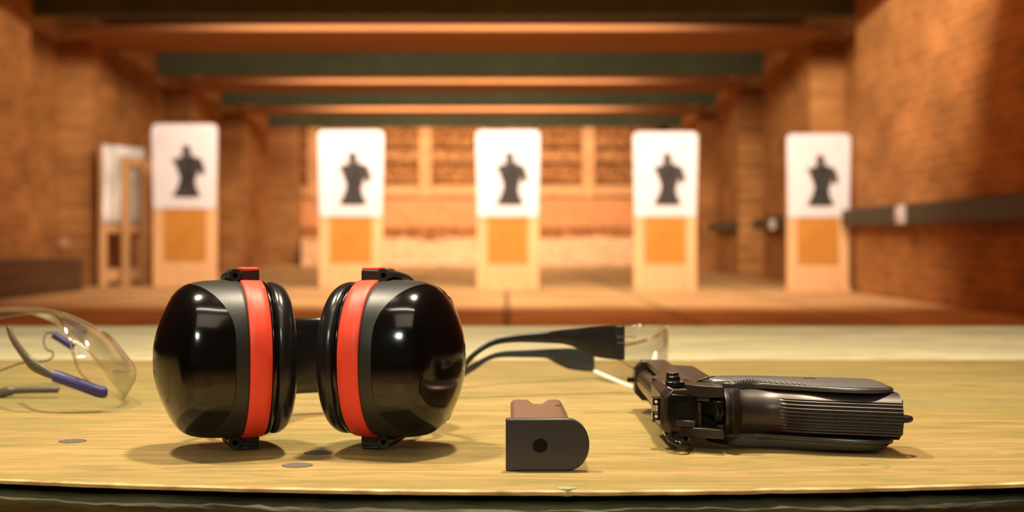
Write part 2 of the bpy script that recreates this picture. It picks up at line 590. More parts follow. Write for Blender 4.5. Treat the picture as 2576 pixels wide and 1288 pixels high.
obj('kick_board', bm, M['plank_dark'], t, smooth=False)

bm = bmesh.new()
rws = []
for j in range(26):
    yy = 25.75 + j * (YT - 0.05 - 25.75) / 25
    r = []
    for i in range(120):
        xl_ = -(VX - 758) * yy / FPX
        xx = xl_ + i * (3.0 - xl_) / 119
        h = 0.50 * ((j / 25) ** 0.9) + 0.07 * noise.noise(Vector((xx * 1.3, yy * 2, 0))) * (j / 25) + 0.03 * noise.noise(Vector((xx * 6, yy * 6, 3)))
        r.append(Vector((xx, yy, max(0.003, h))))
    rws.append(r)
grid(bm, rws)
o = obj('rubber_berm', bm, M['berm'], None)
tag(o, 'pale heap of sand and shredded rubber at the foot of the back wall', 'berm', kind='stuff')

# ------------------------------------------------------------------ targets
SIL = [(706, 228), (728, 224), (746, 246), (750, 272), (762, 300), (798, 312), (816, 332), (834, 408), (806, 428),
       (796, 398), (786, 428), (776, 470), (786, 520), (800, 572), (646, 572), (658, 530), (676, 480), (682, 440),
       (668, 398), (652, 350), (636, 328), (650, 316), (688, 306), (694, 278), (696, 250)]


def target(px0, px1, ytop, ysheet, ycard, d, label):
    cx = (px0 + px1) / 2
    X = (cx - VX) * d / FPX
    w = (px1 - px0) * d / FPX
    zt = CZ - (ytop - VY) * d / FPX
    zs = CZ - (ysheet - VY) * d / FPX
    zc = CZ - (ycard - VY) * d / FPX
    t = thing('target_stand', label, 'target', (X, d, 0), 'silhouette targets on wooden stands')
    hw = w / 2
    pw = w * 0.17
    lean = 0.0
    for sx in (-1, 1):
        bm = bmesh.new()
        a, b = sorted((X + sx * hw * 0.97, X + sx * (hw * 0.97 - pw)))
        box(bm, a, b, d, d + 0.045, 0, zt - 0.03)
        obj('post', bm, M['frame_wood'], t, bevel=0.004)
    bm = bmesh.new()
    box(bm, X - hw * 0.97 + pw, X + hw * 0.97 - pw, d + 0.003, d + 0.04, 0.0, zc)
    obj('bottom_rail', bm, M['frame_wood'], t, bevel=0.004)
    bm = bmesh.new()
    box(bm, X - hw * 0.97 + pw, X + hw * 0.97 - pw, d + 0.003, d + 0.04, zt - 0.12, zt - 0.035)
    obj('top_rail', bm, M['frame_wood'], t, bevel=0.004)
    for sx in (-1, 1):
        bm = bmesh.new()
        xx = X + sx * (hw * 0.97 - pw * 0.5)
        box(bm, xx - 0.035, xx + 0.035, d - 0.10, d + 0.22, 0.0, 0.05)
        obj('foot', bm, M['frame_wood'], t, bevel=0.004)
    bm = bmesh.new()
    box(bm, X - hw * 0.62, X + hw * 0.62, d - 0.006, d, zc, zs + 0.02)
    obj('cardboard_panel', bm, M['card'], t, smooth=False)
    # the sheet: rounded top corners
    r = w * 0.09
    poly = []
    for k in range(7):
        a = PI / 2 * k / 6
        poly.append((X + hw - r + r * math.cos(a), zt - r + r * math.sin(a)))
    for k in range(7):
        a = PI / 2 + PI / 2 * k / 6
        poly.append((X - hw + r + r * math.cos(a), zt - r + r * math.sin(a)))
    poly += [(X - hw * 0.95, zs), (X + hw * 0.95, zs)]
    bm = bmesh.new()
    prism(bm, poly, d - 0.016, d - 0.008, lambda p, q, h: Vector((p, h, q)))
    sh = obj('target_sheet', bm, M['paper'], t, smooth=False)
    H = zt - zs
    sc = w / 450.0
    fx = lambda u: X + (721 + (u - 721) * 1.14 - 709) * sc
    fz = lambda v: zt - (v - 85) / (650.0 - 85) * H
    bm = bmesh.new()
    sm = cat([(a, b) for a, b in SIL + [SIL[0]]], 3)[:-1]
    prism(bm, [(fx(a), fz(b)) for a, b in sm], d - 0.0175, d - 0.0158, lambda p, q, h: Vector((p, h, q)))
    obj('silhouette', bm, M['ink'], sh, smooth=False)
    bm = bmesh.new()
    prism(bm, [(fx(717 + 13 * math.sin(a) * 1.0), fz(452 + 70 * math.cos(a))) for a in [2 * PI * k / 20 for k in range(20)]],
          d - 0.019, d - 0.0174, lambda p, q, h: Vector((p, h, q)))
    obj('scoring_zone', bm, M['ink_dark'], sh, smooth=False)
    bm = bmesh.new()
    prism(bm, [(fx(724 + 12 * math.sin(a)), fz(283 + 20 * math.cos(a))) for a in [2 * PI * k / 16 for k in range(16)]],
          d - 0.019, d - 0.0174, lambda p, q, h: Vector((p, h, q)))
    obj('printed_face', bm, M['face_grey'], sh, smooth=False)
    for u in (586, 829):
        bm = bmesh.new()
        a0 = [Vector((fx(u + 13 * math.cos(q)), d - 0.0165, fz(180) + 13 * sc * math.sin(q))) for q in [2 * PI * k / 16 for k in range(17)]]
        tube(bm, a0, 0.007, 6)
        obj('printed_ring', bm, M['ink_pale'], sh)
    bm = bmesh.new()
    box(bm, X - hw * 0.6, X + hw * 0.6, d - 0.022, d - 0.016, zs + 0.0, zs + 0.075 * H)
    obj('caption_strip', bm, noisy('grey strip', (0.52, 0.46, 0.42), (0.60, 0.54, 0.5), 3), sh, smooth=False)
    return t


target(382, 548, 312, 525, 656, 14.3, 'leftmost black silhouette target on a wooden stand, the tallest in the row')
target(800, 966, 328, 545, 660, 13.9, 'white silhouette target standing above the left earmuff cups, second from the left')
target(1197, 1358, 328, 545, 662, 13.6, 'white silhouette target in the middle of the row of five')
target(1592, 1755, 332, 545, 663, 13.2, 'white silhouette target straight above the clear lens of the black-armed glasses')
target(1978, 2139, 337, 547, 665, 12.85, 'rightmost silhouette target on a wooden stand, against the right brick wall')


def spare(px, ytop, d, ang, label, paper):
    X = (px - VX) * d / FPX
    zt = CZ - (ytop - VY) * d / FPX
    t = thing('spare_target_frame', label, 'frame', (X, d, 0), 'spare frames stacked left of the targets')
    R = Matrix.Translation((X, d, 0)) @ Matrix.Rotation(ang, 4, 'Z')
    hw = 0.30
    for sx in (-1, 1):
        bm = bmesh.new()
        box(bm, sx * hw - 0.045, sx * hw + 0.045, -0.022, 0.022, 0, zt, R)
        obj('post', bm, M['frame_wood'], t, bevel=0.004)
    for z0, z1 in ((zt - 0.12, zt - 0.02), (0.05, 0.18), (0.55, 0.63)):
        bm = bmesh.new()
        box(bm, -hw + 0.045, hw - 0.045, -0.018, 0.018, z0, z1, R)
        obj('rail', bm, M['frame_wood'], t, bevel=0.004)
    if paper:
        bm = bmesh.new()
        rr = []
        for j in range(9):
            z = zt + 0.03 - j * 0.10
            rr.append([R @ Vector((-0.35 + 0.70 * i / 8, -0.040 + 0.006 * math.sin(i * 1.7 + j), z)) for i in range(9)])
        grid(bm, rr)
        s = obj('worn_sheet', bm, M['paper_grey'], t)
        m_ = s.modifiers.new('solid', 'SOLIDIFY'); m_.thickness = 0.004
    return t


spare(306, 376, 14.75, math.radians(67), 'spare wooden frame with a worn grey paper sheet, leftmost of the stack', True)
spare(362, 396, 14.95, math.radians(67), 'bare spare wooden frame in the middle of the stack by the left wall', False)
spare(408, 408, 15.15, math.radians(67), 'bare spare wooden frame nearest the leftmost target, partly behind it', False)
bm = bmesh.new()
box(bm, (215 - VX) * 15.4 / FPX + 0.31, (425 - VX) * 15.4 / FPX + 0.1, 15.75, 15.95, 0, 0.12)
o = obj('base_board', bm, M['frame_wood'], None, bevel=0.005)
tag(o, 'pale wooden board lying on the floor behind the stacked frames', 'board')

# ------------------------------------------------------------------ shooting bench
bench = thing('shooting_bench', 'yellow plywood shooting bench with a chipped front edge', 'bench', (0, 1.3, 0))
FE = []
for i in range(401):
    x = -1.5 + 3.0 * i / 400
    px = VX + x * FPX / 0.69
    u = (px - 1400) / 1400.0
    y = 0.6835 + 0.031 * min(u * u, 1.9)
    nzv = noise.noise(Vector((x * 55, 0, 1.3))) * 0.0011 + noise.noise(Vector((x * 170, 0, 7.7))) * 0.0006
    for cpx, cw, cd in ((1425, 34, 0.0016), (1760, 30, 0.0007), (1945, 26, 0.0020), (560, 22, 0.0006), (2210, 18, 0.0007)):
        q = abs(px - cpx) / cw
        if q < 1:
            nzv += cd * (1 - q * q)
    FE.append((x, y + nzv))
bm = bmesh.new()
T = 0.0026
lo = [bm.verts.new((x, y, BT - T)) for x, y in FE]
mid = [bm.verts.new((x, y - 0.0006, BT - 0.0009)) for x, y in FE]
hi = [bm.verts.new((x, y + 0.0006, BT)) for x, y in FE]
bk = [bm.verts.new((x, 1.0145, BT)) for x, y in FE]
bl = [bm.verts.new((x, 1.0145, BT - T)) for x, y in FE]
for i in range(400):
    for a, b, mi in ((lo, mid, 1), (mid, hi, 1), (hi, bk, 0), (bk, bl, 1), (bl, lo, 1)):
        f = bm.faces.new([a[i], a[i + 1], b[i + 1], b[i]])
        f.material_index = mi
for i in (0, 400):
    bm.faces.new([lo[i], mid[i], hi[i], bk[i], bl[i]])
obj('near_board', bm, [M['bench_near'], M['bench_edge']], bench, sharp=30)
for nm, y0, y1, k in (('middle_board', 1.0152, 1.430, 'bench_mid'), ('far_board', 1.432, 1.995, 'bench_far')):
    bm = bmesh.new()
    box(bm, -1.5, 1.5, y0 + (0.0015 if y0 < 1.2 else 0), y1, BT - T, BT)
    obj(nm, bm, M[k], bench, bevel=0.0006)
bm = bmesh.new()
r0 = []
for (dy, dz) in ((0.60, -0.0068), (-0.004, -0.0068), (-0.0105, -0.0074), (-0.0150, -0.0092), (-0.0158, -0.0105), (-0.0140, -0.0125), (-0.004, -0.022), (0.002, -0.045), (0.60, -0.045)):
    r0.append([Vector((x, y + 0.012 + dy + (0.0012 * noise.noise(Vector((x * 40, dz * 900, 2))) if dy < 0.5 else 0),
                       BT + dz + ((0.0010 * noise.noise(Vector((x * 26, dz * 500, 9))) + 0.0009 * noise.noise(Vector((x * 120, dz * 700, 4)))) if dy < 0.5 else 0))) for x, y in FE])
grid(bm, r0 + [r0[0]])
obj('support_timber', bm, M['old_wood'], bench, sharp=50)
bm = bmesh.new()
box(bm, -1.5, 1.5, 0.76, 1.99, BT - 0.0068, BT - T)
obj('spacer_sheet', bm, M['recess_shade'], bench, smooth=False)  # near-black colour paints the shade in the gap under the boards
for sx in (-1.4, 1.4):
    for yy in (0.80, 1.22):
        bm = bmesh.new()
        box(bm, sx - 0.04, sx + 0.04, yy - 0.04, yy + 0.04, 0, BT - 0.045)
        obj('leg', bm, M['old_wood'], bench, bevel=0.003)
for px, py, rr in ((182, 1110, 0.0083), (800, 1140, 0.0080), (748, 1171, 0.0083)):
    d = 0.12 * FPX / (py - VY)
    p = P(px, py, d)
    bm = bmesh.new()
    cyl(bm, (p.x, p.y, BT - 0.001), (p.x, p.y, BT + 0.0003), rr, 32)
    sc_ = obj('screw_head', bm, M['screw'], bench)


def tabpt(px, py, up=0.0):
    d = (CZ - BT - up) * FPX / (py - VY)
    return P(px, py, d)


bm = bmesh.new()
sq = [(2160, 1162), (2163, 1167), (2172, 1170), (2182, 1171.5), (2190, 1172)]
tube(bm, [tabpt(a, b) for a, b in cat(sq, 4)], 0.00013, 6)
sq = [(2166, 1169), (2180, 1168.5), (2200, 1166.5), (2218, 1168), (2232, 1171.5), (2237, 1174.5), (2230, 1177), (2219, 1176.4)]
tube(bm, [tabpt(a, b) for a, b in cat(sq, 4)], 0.00016, 6)
obj('pencil_mark', bm, M['pencil'], bench)
# knot-shaped mark by the earmuffs and the painted chip on the edge
bm = bmesh.new()
ce = tabpt(1425, 1229)
pts = []
for k in range(28):
    a = 2 * PI * k / 28
    r = 1 + 0.18 * noise.noise(Vector((math.cos(a) * 2, math.sin(a) * 2, 5)))
    pts.append((ce.x + 0.0048 * r * math.cos(a), ce.y + 0.004 * r * math.sin(a)))
prism(bm, pts, BT - 0.003, BT + 0.00035, lambda p, q, h: Vector((p, q, h)))
obj('painted_chip', bm, M['chip'], bench)

# ------------------------------------------------------------------ earmuffs
muff = thing('earmuffs', 'black earmuffs with a red ring round each cup, resting on their pivots', 'earmuffs', (-0.113, 0.82, BT))
R0 = 0.0450


def ring_pts(c, ax, up, side, r, t, n=96, ky=1.0, kz=1.0):
    out = []
    for k in range(n):
        a = 2 * PI * k / n
        ca, sa = math.cos(a), math.sin(a)
        e = 2.22
        q = (abs(ca) ** e + abs(sa) ** e) ** (-1 / e)
        out.append(c + ax * t + up * (ca * q * r * kz) + side * (sa * q * r * ky))
    return out


def cup(cx, cy, cz, ax, sgn):
    up = Vector((0, 0, 1))
    side = ax.cross(up).normalized()
    c = Vector((cx, cy, cz))
    N = 96
    KY, KZ = 0.93, 1.0
    rg = lambda t, r: ring_pts(c, ax, up, side, r * R0, t / 1000.0, N, KY, KZ)
    # cushion (inner side)
    prof = [(1.0, 0.45), (-2.5, 0.50), (-4.2, 0.60), (-4.8, 0.72), (-4.0, 0.82), (-2.0, 0.905), (1.0, 0.955), (4.0, 0.97), (6.5, 0.955), (7.6, 0.92)]
    prof = cat(prof, 3)
    bm = bmesh.new()
    grid(bm, [rg(t, r) for t, r in prof], closed=True)
    obj('ear_cushion', bm, M['cushion'], muff, sharp=180)
    prof = cat([(1.0, 0.46), (11.0, 0.46), (11.2, 0.02)], 2)
    bm = bmesh.new()
    grid(bm, [rg(t, r) for t, r in prof], closed=True, caps=True)
    obj('foam_liner', bm, M['band_black'], muff)
    # inner shell ledge
    prof = cat([(7.2, 0.90), (7.8, 0.965), (9.2, 0.982), (10.4, 0.982), (11.4, 0.94)], 3)
    bm = bmesh.new()
    grid(bm, [rg(t, r) for t, r in prof], closed=True)
    obj('inner_shell', bm, M['gloss_black'], muff)
    # red ring
    prof = [(10.9, 0.95), (10.95, 0.985), (11.3, 1.0), (15, 1.004), (19, 1.008), (22.9, 1.008), (23.3, 0.996), (23.4, 0.95)]
    bm = bmesh.new()
    grid(bm, [rg(t, r) for t, r in prof], closed=True)
    obj('colour_ring', bm, M['red'], muff, sharp=60)
    # profile of the outer shell
    OUT = [(23.3, 0.985), (24, 0.998), (30, 1.0), (38, 0.996), (44, 0.986), (49, 0.966), (53, 0.936), (56, 0.895), (58.4, 0.842), (60.5, 0.775),
           (63, 0.675), (65.6, 0.55), (68.0, 0.405), (69.8, 0.26), (70.9, 0.12), (71.1, 0.01)]
    cur = cat(OUT, 8)

    def at_t(t):
        for i in range(len(cur) - 1):
            if cur[i][0] <= t <= cur[i + 1][0]:
                f = (t - cur[i][0]) / max(1e-9, cur[i + 1][0] - cur[i][0])
                return cur[i][1] + f * (cur[i + 1][1] - cur[i][1])
        return cur[-1][1]

    def tb(k):
        a = 2 * PI * k / N
        ca = abs(math.cos(a))
        return 31.0 + 20.0 * max(0.0, (ca - 0.30) / 0.70) ** 2.3

    def pt(k, t, r):
        a = 2 * PI * k / N
        ca, sa = math.cos(a), math.sin(a)
        e = 2.22
        q = (abs(ca) ** e + abs(sa) ** e) ** (-1 / e)
        return c + ax * (t / 1000.0) + up * (ca * q * r * R0 * KZ) + side * (sa * q * r * R0 * KY)
    bm = bmesh.new()
    rws = []
    for j in range(13):
        f = j / 12
        rws.append([pt(k, 23.3 + f * (tb(k) - 23.3), at_t(23.3 + f * (tb(k) - 23.3))) for k in range(N)])
    rws.append([pt(k, tb(k) + 0.1, at_t(tb(k)) - 0.03) for k in range(N)])
    grid(bm, rws, closed=True)
    obj('shell_collar', bm, M['matte_black'], muff, sharp=60)
    bm = bmesh.new()
    rws = [[pt(k, tb(k) + 0.25, at_t(tb(k)) - 0.03) for k in range(N)],
           [pt(k, tb(k) + 0.25, at_t(tb(k)) - 0.006) for k in range(N)]]
    TM = 71.1
    for j in range(49):
        f = (j + 0.35) / 48.35
        rws.append([pt(k, tb(k) + f * (TM - tb(k)), at_t(tb(k) + f * (TM - tb(k))) + 0.003) for k in range(N)])
    grid(bm, rws, closed=True, caps=True)
    cv = obj('shell_cover', bm, M['gloss_black'], muff, sharp=60)
    # seam bead round the outer face
    bm = bmesh.new()
    pts = [pt(k, 59.5, at_t(59.5) + 0.004) for k in range(N)]
    for a0, a1 in (((4, 20), (23, 30), (32, 44)) if sgn < 0 else ((52, 63), (65, 72), (76, 92))):
        tube(bm, pts[a0:a1], 0.00028, 6)
    obj('seam_bead', bm, M['matte_black'], cv)
    # pivots, top and bottom, and the fork rods to the headband
    for s in (1, -1):
        base = c + ax * 0.0178 + up * (s * R0)
        X = ax; Y = side
        B = Matrix((( X.x, Y.x, 0, base.x), (X.y, Y.y, 0, base.y), (0, 0, s, base.z), (0, 0, 0, 1)))
        bm = bmesh.new()
        box(bm, -0.0058, 0.0052, -0.006, 0.006, -0.001, 0.0058, B)
        pv = obj('pivot', bm, M['matte_black'], muff, bevel=0.0009)
        bm = bmesh.new()
        box(bm, -0.0054, 0.0048, -0.0062, 0.0056, 0.0054, 0.0071, B)
        obj('pivot_cap', bm, M['red'] if s > 0 else M['matte_black'], pv, bevel=0.0006)  # black on the lower cap paints the shadow beneath the cup
        bm = bmesh.new()
        for (r1, r2, m0) in ((0.0036, 0.0015, 0),):
            n = 20
            o1 = [B @ Vector((0.0082 + r1 * math.cos(2 * PI * k / n), -0.0072 * sgn_side(side), 0.0028 + r1 * math.sin(2 * PI * k / n))) for k in range(n)]
            i1 = [B @ Vector((0.0082 + r2 * math.cos(2 * PI * k / n), -0.0072 * sgn_side(side), 0.0028 + r2 * math.sin(2 * PI * k / n))) for k in range(n)]
            i2 = [B @ Vector((0.0082 + r2 * math.cos(2 * PI * k / n), 0.006 * sgn_side(side), 0.0028 + r2 * math.sin(2 * PI * k / n))) for k in range(n)]
            o2 = [B @ Vector((0.0082 + r1 * math.cos(2 * PI * k / n), 0.006 * sgn_side(side), 0.0028 + r1 * math.sin(2 * PI * k / n))) for k in range(n)]
            grid(bm, [i2, i1, o1, o2, i2], closed=True)
        obj('pivot_barrel', bm, M['matte_black'], pv, sharp=50)
    return c


def sgn_side(side):
    # +1 when the local side axis points away from the viewer
    return 1.0 if side.y > 0 else -1.0


def rot_ax(deg, sx):
    a = math.radians(deg)
    return Vector((sx * math.cos(a), -math.sin(a), 0))


CD = 0.826
cz_ = BT + 0.0524
axL = rot_ax(20, -1)
axR = rot_ax(14.5, 1)
cL = cup((700 - VX) * CD / FPX, CD, cz_, axL, -1)
cR = cup((868 - VX) * CD / FPX, CD, cz_, axR, 1)


# fork rods
def fork(c, ax, sgn, bandpt):
    for s in (1, -1):
        up = Vector((0, 0, 1))
        p0 = c + ax * 0.0262 + up * (s * (R0 + 0.0030)) + Vector((0, -0.002, 0))
        p1 = c + ax * 0.0325 + up * (s * (R0 + 0.0016)) + Vector((0, 0.012, 0))
        p2 = c + ax * 0.038 + up * (s * (R0 - 0.003)) + Vector((0, 0.034, 0))
        p3 = c + ax * 0.044 + up * (s * 0.026) + Vector((0, 0.056, 0))
        p4 = bandpt + up * (s * 0.010)
        bm = bmesh.new()
        tube(bm, [Vector(p) for p in cat([tuple(q) for q in (p0, p1, p2, p3, p4)], 8)], 0.0026, 10)
        obj('fork_arm', bm, M['matte_black'], muff)


zb = BT + 0.0405
BL = Vector((cL.x - 0.030, cL.y + 0.062, zb))
BR = Vector((cR.x + 0.036, cR.y + 0.066, zb))
fork(cL, axL, -1, BL)
fork(cR, axR, 1, BR)
ctrl = [tuple(BL), (BL.x - 0.002, BL.y + 0.035, zb), (-0.155, 0.968, zb), (-0.122, 0.990, zb), (-0.085, 0.985, zb), (BR.x - 0.012, BR.y + 0.055, zb), (BR.x + 0.003, BR.y + 0.028, zb), tuple(BR)]
cv_ = cat(ctrl, 10)
HH = 0.0262
bm = bmesh.new()
rws = []
m_ = len(cv_)
for i, p in enumerate(cv_):
    p = Vector(p)
    tt = (Vector(cv_[min(i + 1, m_ - 1)]) - Vector(cv_[max(i - 1, 0)])).normalized()
    nn = Vector((-tt.y, tt.x, 0))
    f = min(1, min(i, m_ - 1 - i) / 14)
    h = HH * (0.5 + 0.5 * f)
    r = []
    for k in range(24):
        a = 2 * PI * k / 24
        ca, sa = math.cos(a), math.sin(a)
        r.append(p + nn * (0.0048 * (abs(ca) ** 0.7) * (1 if ca > 0 else -1)) + Vector((0, 0, h * (abs(sa) ** 0.45) * (1 if sa > 0 else -1))))
    rws.append(r)
grid(bm, rws, closed=True, caps=True)
obj('headband', bm, M['band_black'], muff, sharp=60)

# ------------------------------------------------------------------ loose magazine
MX0, MX1 = 1272, 1483
mp0 = tabpt(MX0, 1186)
mp1 = tabpt(MX1, 1186)
md = mp0.y
mag = thing('pistol_magazine', 'loose brown steel magazine lying with its flat black floor plate facing forward', 'magazine', ((mp0.x + mp1.x) / 2, md, BT))
mw = mp1.x - mp0.x
mh = 0.0272
mz = BT + 0.0002
poly = []
x0, x1 = mp0.x, mp1.x
cr = 0.0125
poly.append((x0, mz)); poly.append((x1 - cr * 0.95, mz))
for k in range(1, 20):
    a = -PI / 2 + PI * k / 20
    poly.append((x1 - cr * 0.98 + cr * 0.98 * max(0, math.cos(a)) ** 0.9, mz + mh / 2 + mh / 2 * math.sin(a)))
poly.append((x1 - cr * 0.95, mz + mh)); poly.append((x0, mz + mh))
bm = bmesh.new()
prism(bm, poly, md, md + 0.0052, lambda p, q, h: Vector((p, h, q)))
plate = obj('floor_plate', bm, M['mag_plate'], mag, bevel=0.0008, seg=3)
hc = P(1359, 1121, md)
bm = bmesh.new()
n = 28
rr = [[Vector((hc.x + r * math.cos(2 * PI * k / n), md - yy, hc.z + r * math.sin(2 * PI * k / n))) for k in range(n)]
      for r, yy in ((0.0044, -0.0002), (0.0043, 0.0002), (0.0040, 0.0003), (0.0038, 0.0001), (0.0037, -0.0004))]
grid(bm, rr, closed=True)
obj('hole_rim', bm, M['mag_plate'], plate, sharp=80)
bm = bmesh.new()
cyl(bm, (hc.x, md - 0.00012, hc.z), (hc.x, md + 0.001, hc.z), 0.0038, 24)
obj('hole_floor', bm, M['recess_shade'], plate)
bm = bmesh.new()
cyl(bm, (hc.x + 0.0002, md - 0.0005, hc.z + 0.0002), (hc.x + 0.0002, md + 0.001, hc.z + 0.0002), 0.0024, 24)
obj('lock_pin', bm, M['recess_shade'], plate, bevel=0.0003)
# body: side profile across x, running away from the plate, feed lips with a V dip at the far end
bx0 = x0 + 0.0028
bx1 = x0 + 0.0350
by = md + 0.005
L = 0.108
bz0, bz1 = BT + 0.0022, BT + 0.0248
bm = bmesh.new()


def body_sec(y, x0_, x1_, dip):
    pts = []
    hh = bz1
    n = 10
    pts.append((x0_, bz0)); pts.append((x1_ - 0.003, bz0)); pts.append((x1_, bz0 + 0.004)); pts.append((x1_, bz1 - 0.005)); pts.append((x1_ - 0.0025, bz1 - 0.0008))
    for k in range(n + 1):
        f = k / n
        x = (x1_ - 0.004) + (x0_ + 0.002 - (x1_ - 0.004)) * f
        z = bz1 - dip * max(0, 1 - abs(f - 0.46) / 0.20)
        pts.append((x, z))
    pts.append((x0_, bz1 - 0.002))
    return [Vector((a, y, b)) for a, b in pts]


secs = [body_sec(by, bx0, bx1, 0)]
for f in (0.2, 0.5, 0.78):
    secs.append(body_sec(by + L * f, bx0, bx1, 0))
for f, dp in ((0.86, 0.0018), (0.94, 0.005), (1.0, 0.0078)):
    secs.append(body_sec(by + L * f, bx0, bx1, dp))
grid(bm, secs, closed=True, caps=True)
body = obj('magazine_body', bm, M['mag_body'], mag, sharp=35, bevel=0.0005)
bm = bmesh.new()
box(bm, bx1 - 0.0003, bx1 + 0.0009, by, by + L * 0.92, bz0 + 0.006, bz1 - 0.006)
obj('guide_rib', bm, M['mag_body'], body, bevel=0.0003)
bm = bmesh.new()
cyl(bm, (bx1 - 0.005, by + L * 0.70, bz1 - 0.001), (bx1 - 0.005, by + L * 0.70, bz1 + 0.0002), 0.0016, 16)
obj('witness_stud', bm, M['steel_dark'], body)
bm = bmesh.new()
cyl(bm, (x0 + 0.0170, by + 0.004, bz1 - 0.001), (x0 + 0.0170, by + 0.004, bz1 + 0.0016), 0.0032, 20, 0.0026)
obj('plate_catch', bm, M['steel_dark'], body)

# ------------------------------------------------------------------ pistol, lying on its side, muzzle away
GX, GY, GZ = 0.0880, 0.812, BT + 0.0201
gun = thing('pistol', 'black semi-automatic pistol lying on its side with a ribbed backstrap', 'pistol', (0.13, 0.86, BT))
G = lambda u, v, w: Vector((GX - v, GY + u, GZ + 0.0029 + 0.012 * v + w))
# slide -------------------------------------------------
bm = bmesh.new()


def slide_sec(u, hw, top, bot, ch):
    return [G(u, bot, -hw), G(u, bot, hw), G(u, top - ch, hw), G(u, top, hw - ch), G(u, top, -hw + ch), G(u, top - ch, -hw)]


grid(bm, [slide_sec(u, hw, tp, -0.0235, ch) for u, hw, tp, ch in
          ((0.0, 0.0118, -0.002, 0.005), (0.003, 0.0135, 0.0, 0.004), (0.055, 0.0138, 0.0, 0.0035))], closed=True, caps=True)
for s in (1, -1):
    pl = [(0.054, -0.0235), (0.172, -0.0235), (0.172, -0.0075), (0.160, -0.0085), (0.075, -0.0085), (0.066, -0.002), (0.054, -0.0005)]
    prism(bm, pl, s * 0.0100, s * 0.0136, lambda p, q, h: G(p, q, h))
grid(bm, [slide_sec(u, hw, tp, -0.0235, ch) for u, hw, tp, ch in
          ((0.171, 0.0136, -0.0005, 0.005), (0.186, 0.0136, -0.0005, 0.006), (0.190, 0.0122, -0.002, 0.006))], closed=True, caps=True)
slide = obj('slide', bm, M['gun_slide'], gun, sharp=30, bevel=0.0005)
bm = bmesh.new()
tube(bm, [G(u, -0.0088, 0) for u in (0.052, 0.12, 0.170, 0.192, 0.204)], [0.0078, 0.0078, 0.0074, 0.0072, 0.0072], 28)
obj('barrel', bm, M['barrel'], gun, sharp=50)
bm = bmesh.new()
tube(bm, [G(0.2035, -0.0088, 0), G(0.2046, -0.0088, 0)], 0.0046, 24)
obj('bore', bm, M['recess_shade'], gun)
# serrations on the rear flanks of the slide
for s_ in (1, -1):
    bm = bmesh.new()
    for i in range(12):
        u = 0.008 + i * 0.0028
        a, b = sorted((s_ * 0.0134, s_ * 0.01415))
        prism(bm, [(u, -0.020), (u + 0.0013, -0.020), (u + 0.0013, -0.006), (u, -0.006)], a, b, lambda p, q, h: G(p, q, h))
    obj('slide_serrations', bm, M['gun_slide'], slide, smooth=False)
# rear sight with dots
bm = bmesh.new()
pl = [(-0.0066, -0.001), (0.0066, -0.001), (0.0062, 0.0040), (0.0022, 0.0042), (0.0022, 0.0012), (-0.0022, 0.0012), (-0.0022, 0.0042), (-0.0062, 0.0040)]
prism(bm, pl, 0.006, 0.014, lambda w, v, h: G(h, v, w))
sight = obj('rear_sight', bm, M['gun_gloss'], gun, bevel=0.0003)
for w in (0.0042, -0.0042):
    bm = bmesh.new()
    tube(bm, [G(0.0052, 0.0022, w), G(0.0063, 0.0022, w)], 0.0009, 14)
    obj('sight_dot', bm, M['white_dot'], sight)
bm = bmesh.new()
prism(bm, [(0.176, -0.001), (0.187, -0.001), (0.187, 0.0008), (0.180, 0.0042), (0.178, 0.0042)], -0.0015, 0.0015, lambda p, q, h: G(p, q, h))
obj('front_sight', bm, M['gun_gloss'], gun, bevel=0.0002)
# rear face: firing pin well
bm = bmesh.new()
box_pts = [(-0.0088, -0.021), (0.0088, -0.021), (0.0095, -0.006), (0.006, -0.0035), (-0.006, -0.0035), (-0.0095, -0.006)]
prism(bm, box_pts, -0.0013, 0.001, lambda w, v, h: G(h, v, w))
obj('slide_end_cap', bm, M['gun_gloss'], slide, bevel=0.0006)
bm = bmesh.new()
tube(bm, [G(-0.0016, -0.0125, 0.001), G(0.0, -0.0125, 0.001)], 0.0042, 24)
obj('firing_pin_well', bm, M['recess_shade'], slide)
# safety lever on both sides
for s in (1, -1):
    bm = bmesh.new()
    prism(bm, [(0.002, -0.014), (0.020, -0.014), (0.024, -0.009), (0.020, -0.003), (0.004, -0.003), (0.001, -0.008)],
          *sorted((s * 0.0135, s * 0.0160)), lambda p, q, h: G(p, q, h))
    tube(bm, [G(0.030, -0.010, s * 0.0130), G(0.030, -0.010, s * 0.0190)], 0.0040, 20)
    prism(bm, [(0.016, -0.013), (0.032, -0.013), (0.033, -0.0085), (0.016, -0.006)], *sorted((s * 0.0150, s * 0.0178)), lambda p, q, h: G(p, q, h))
    obj('safety_lever', bm, M['gun_gloss'], gun, bevel=0.0006)
# frame under the slide
bm = bmesh.new()
pl = [(0.006, -0.0225), (0.150, -0.0225), (0.152, -0.026), (0.146, -0.038), (0.080, -0.039), (0.046, -0.042), (0.040, -0.052), (0.004, -0.052), (0.0, -0.040), (0.004, -0.030)]
prism(bm, pl, -0.0130, 0.0130, lambda p, q, h: G(p, q, h))
frame = obj('frame', bm, M['gun_metal'], gun, bevel=0.0012, seg=3)
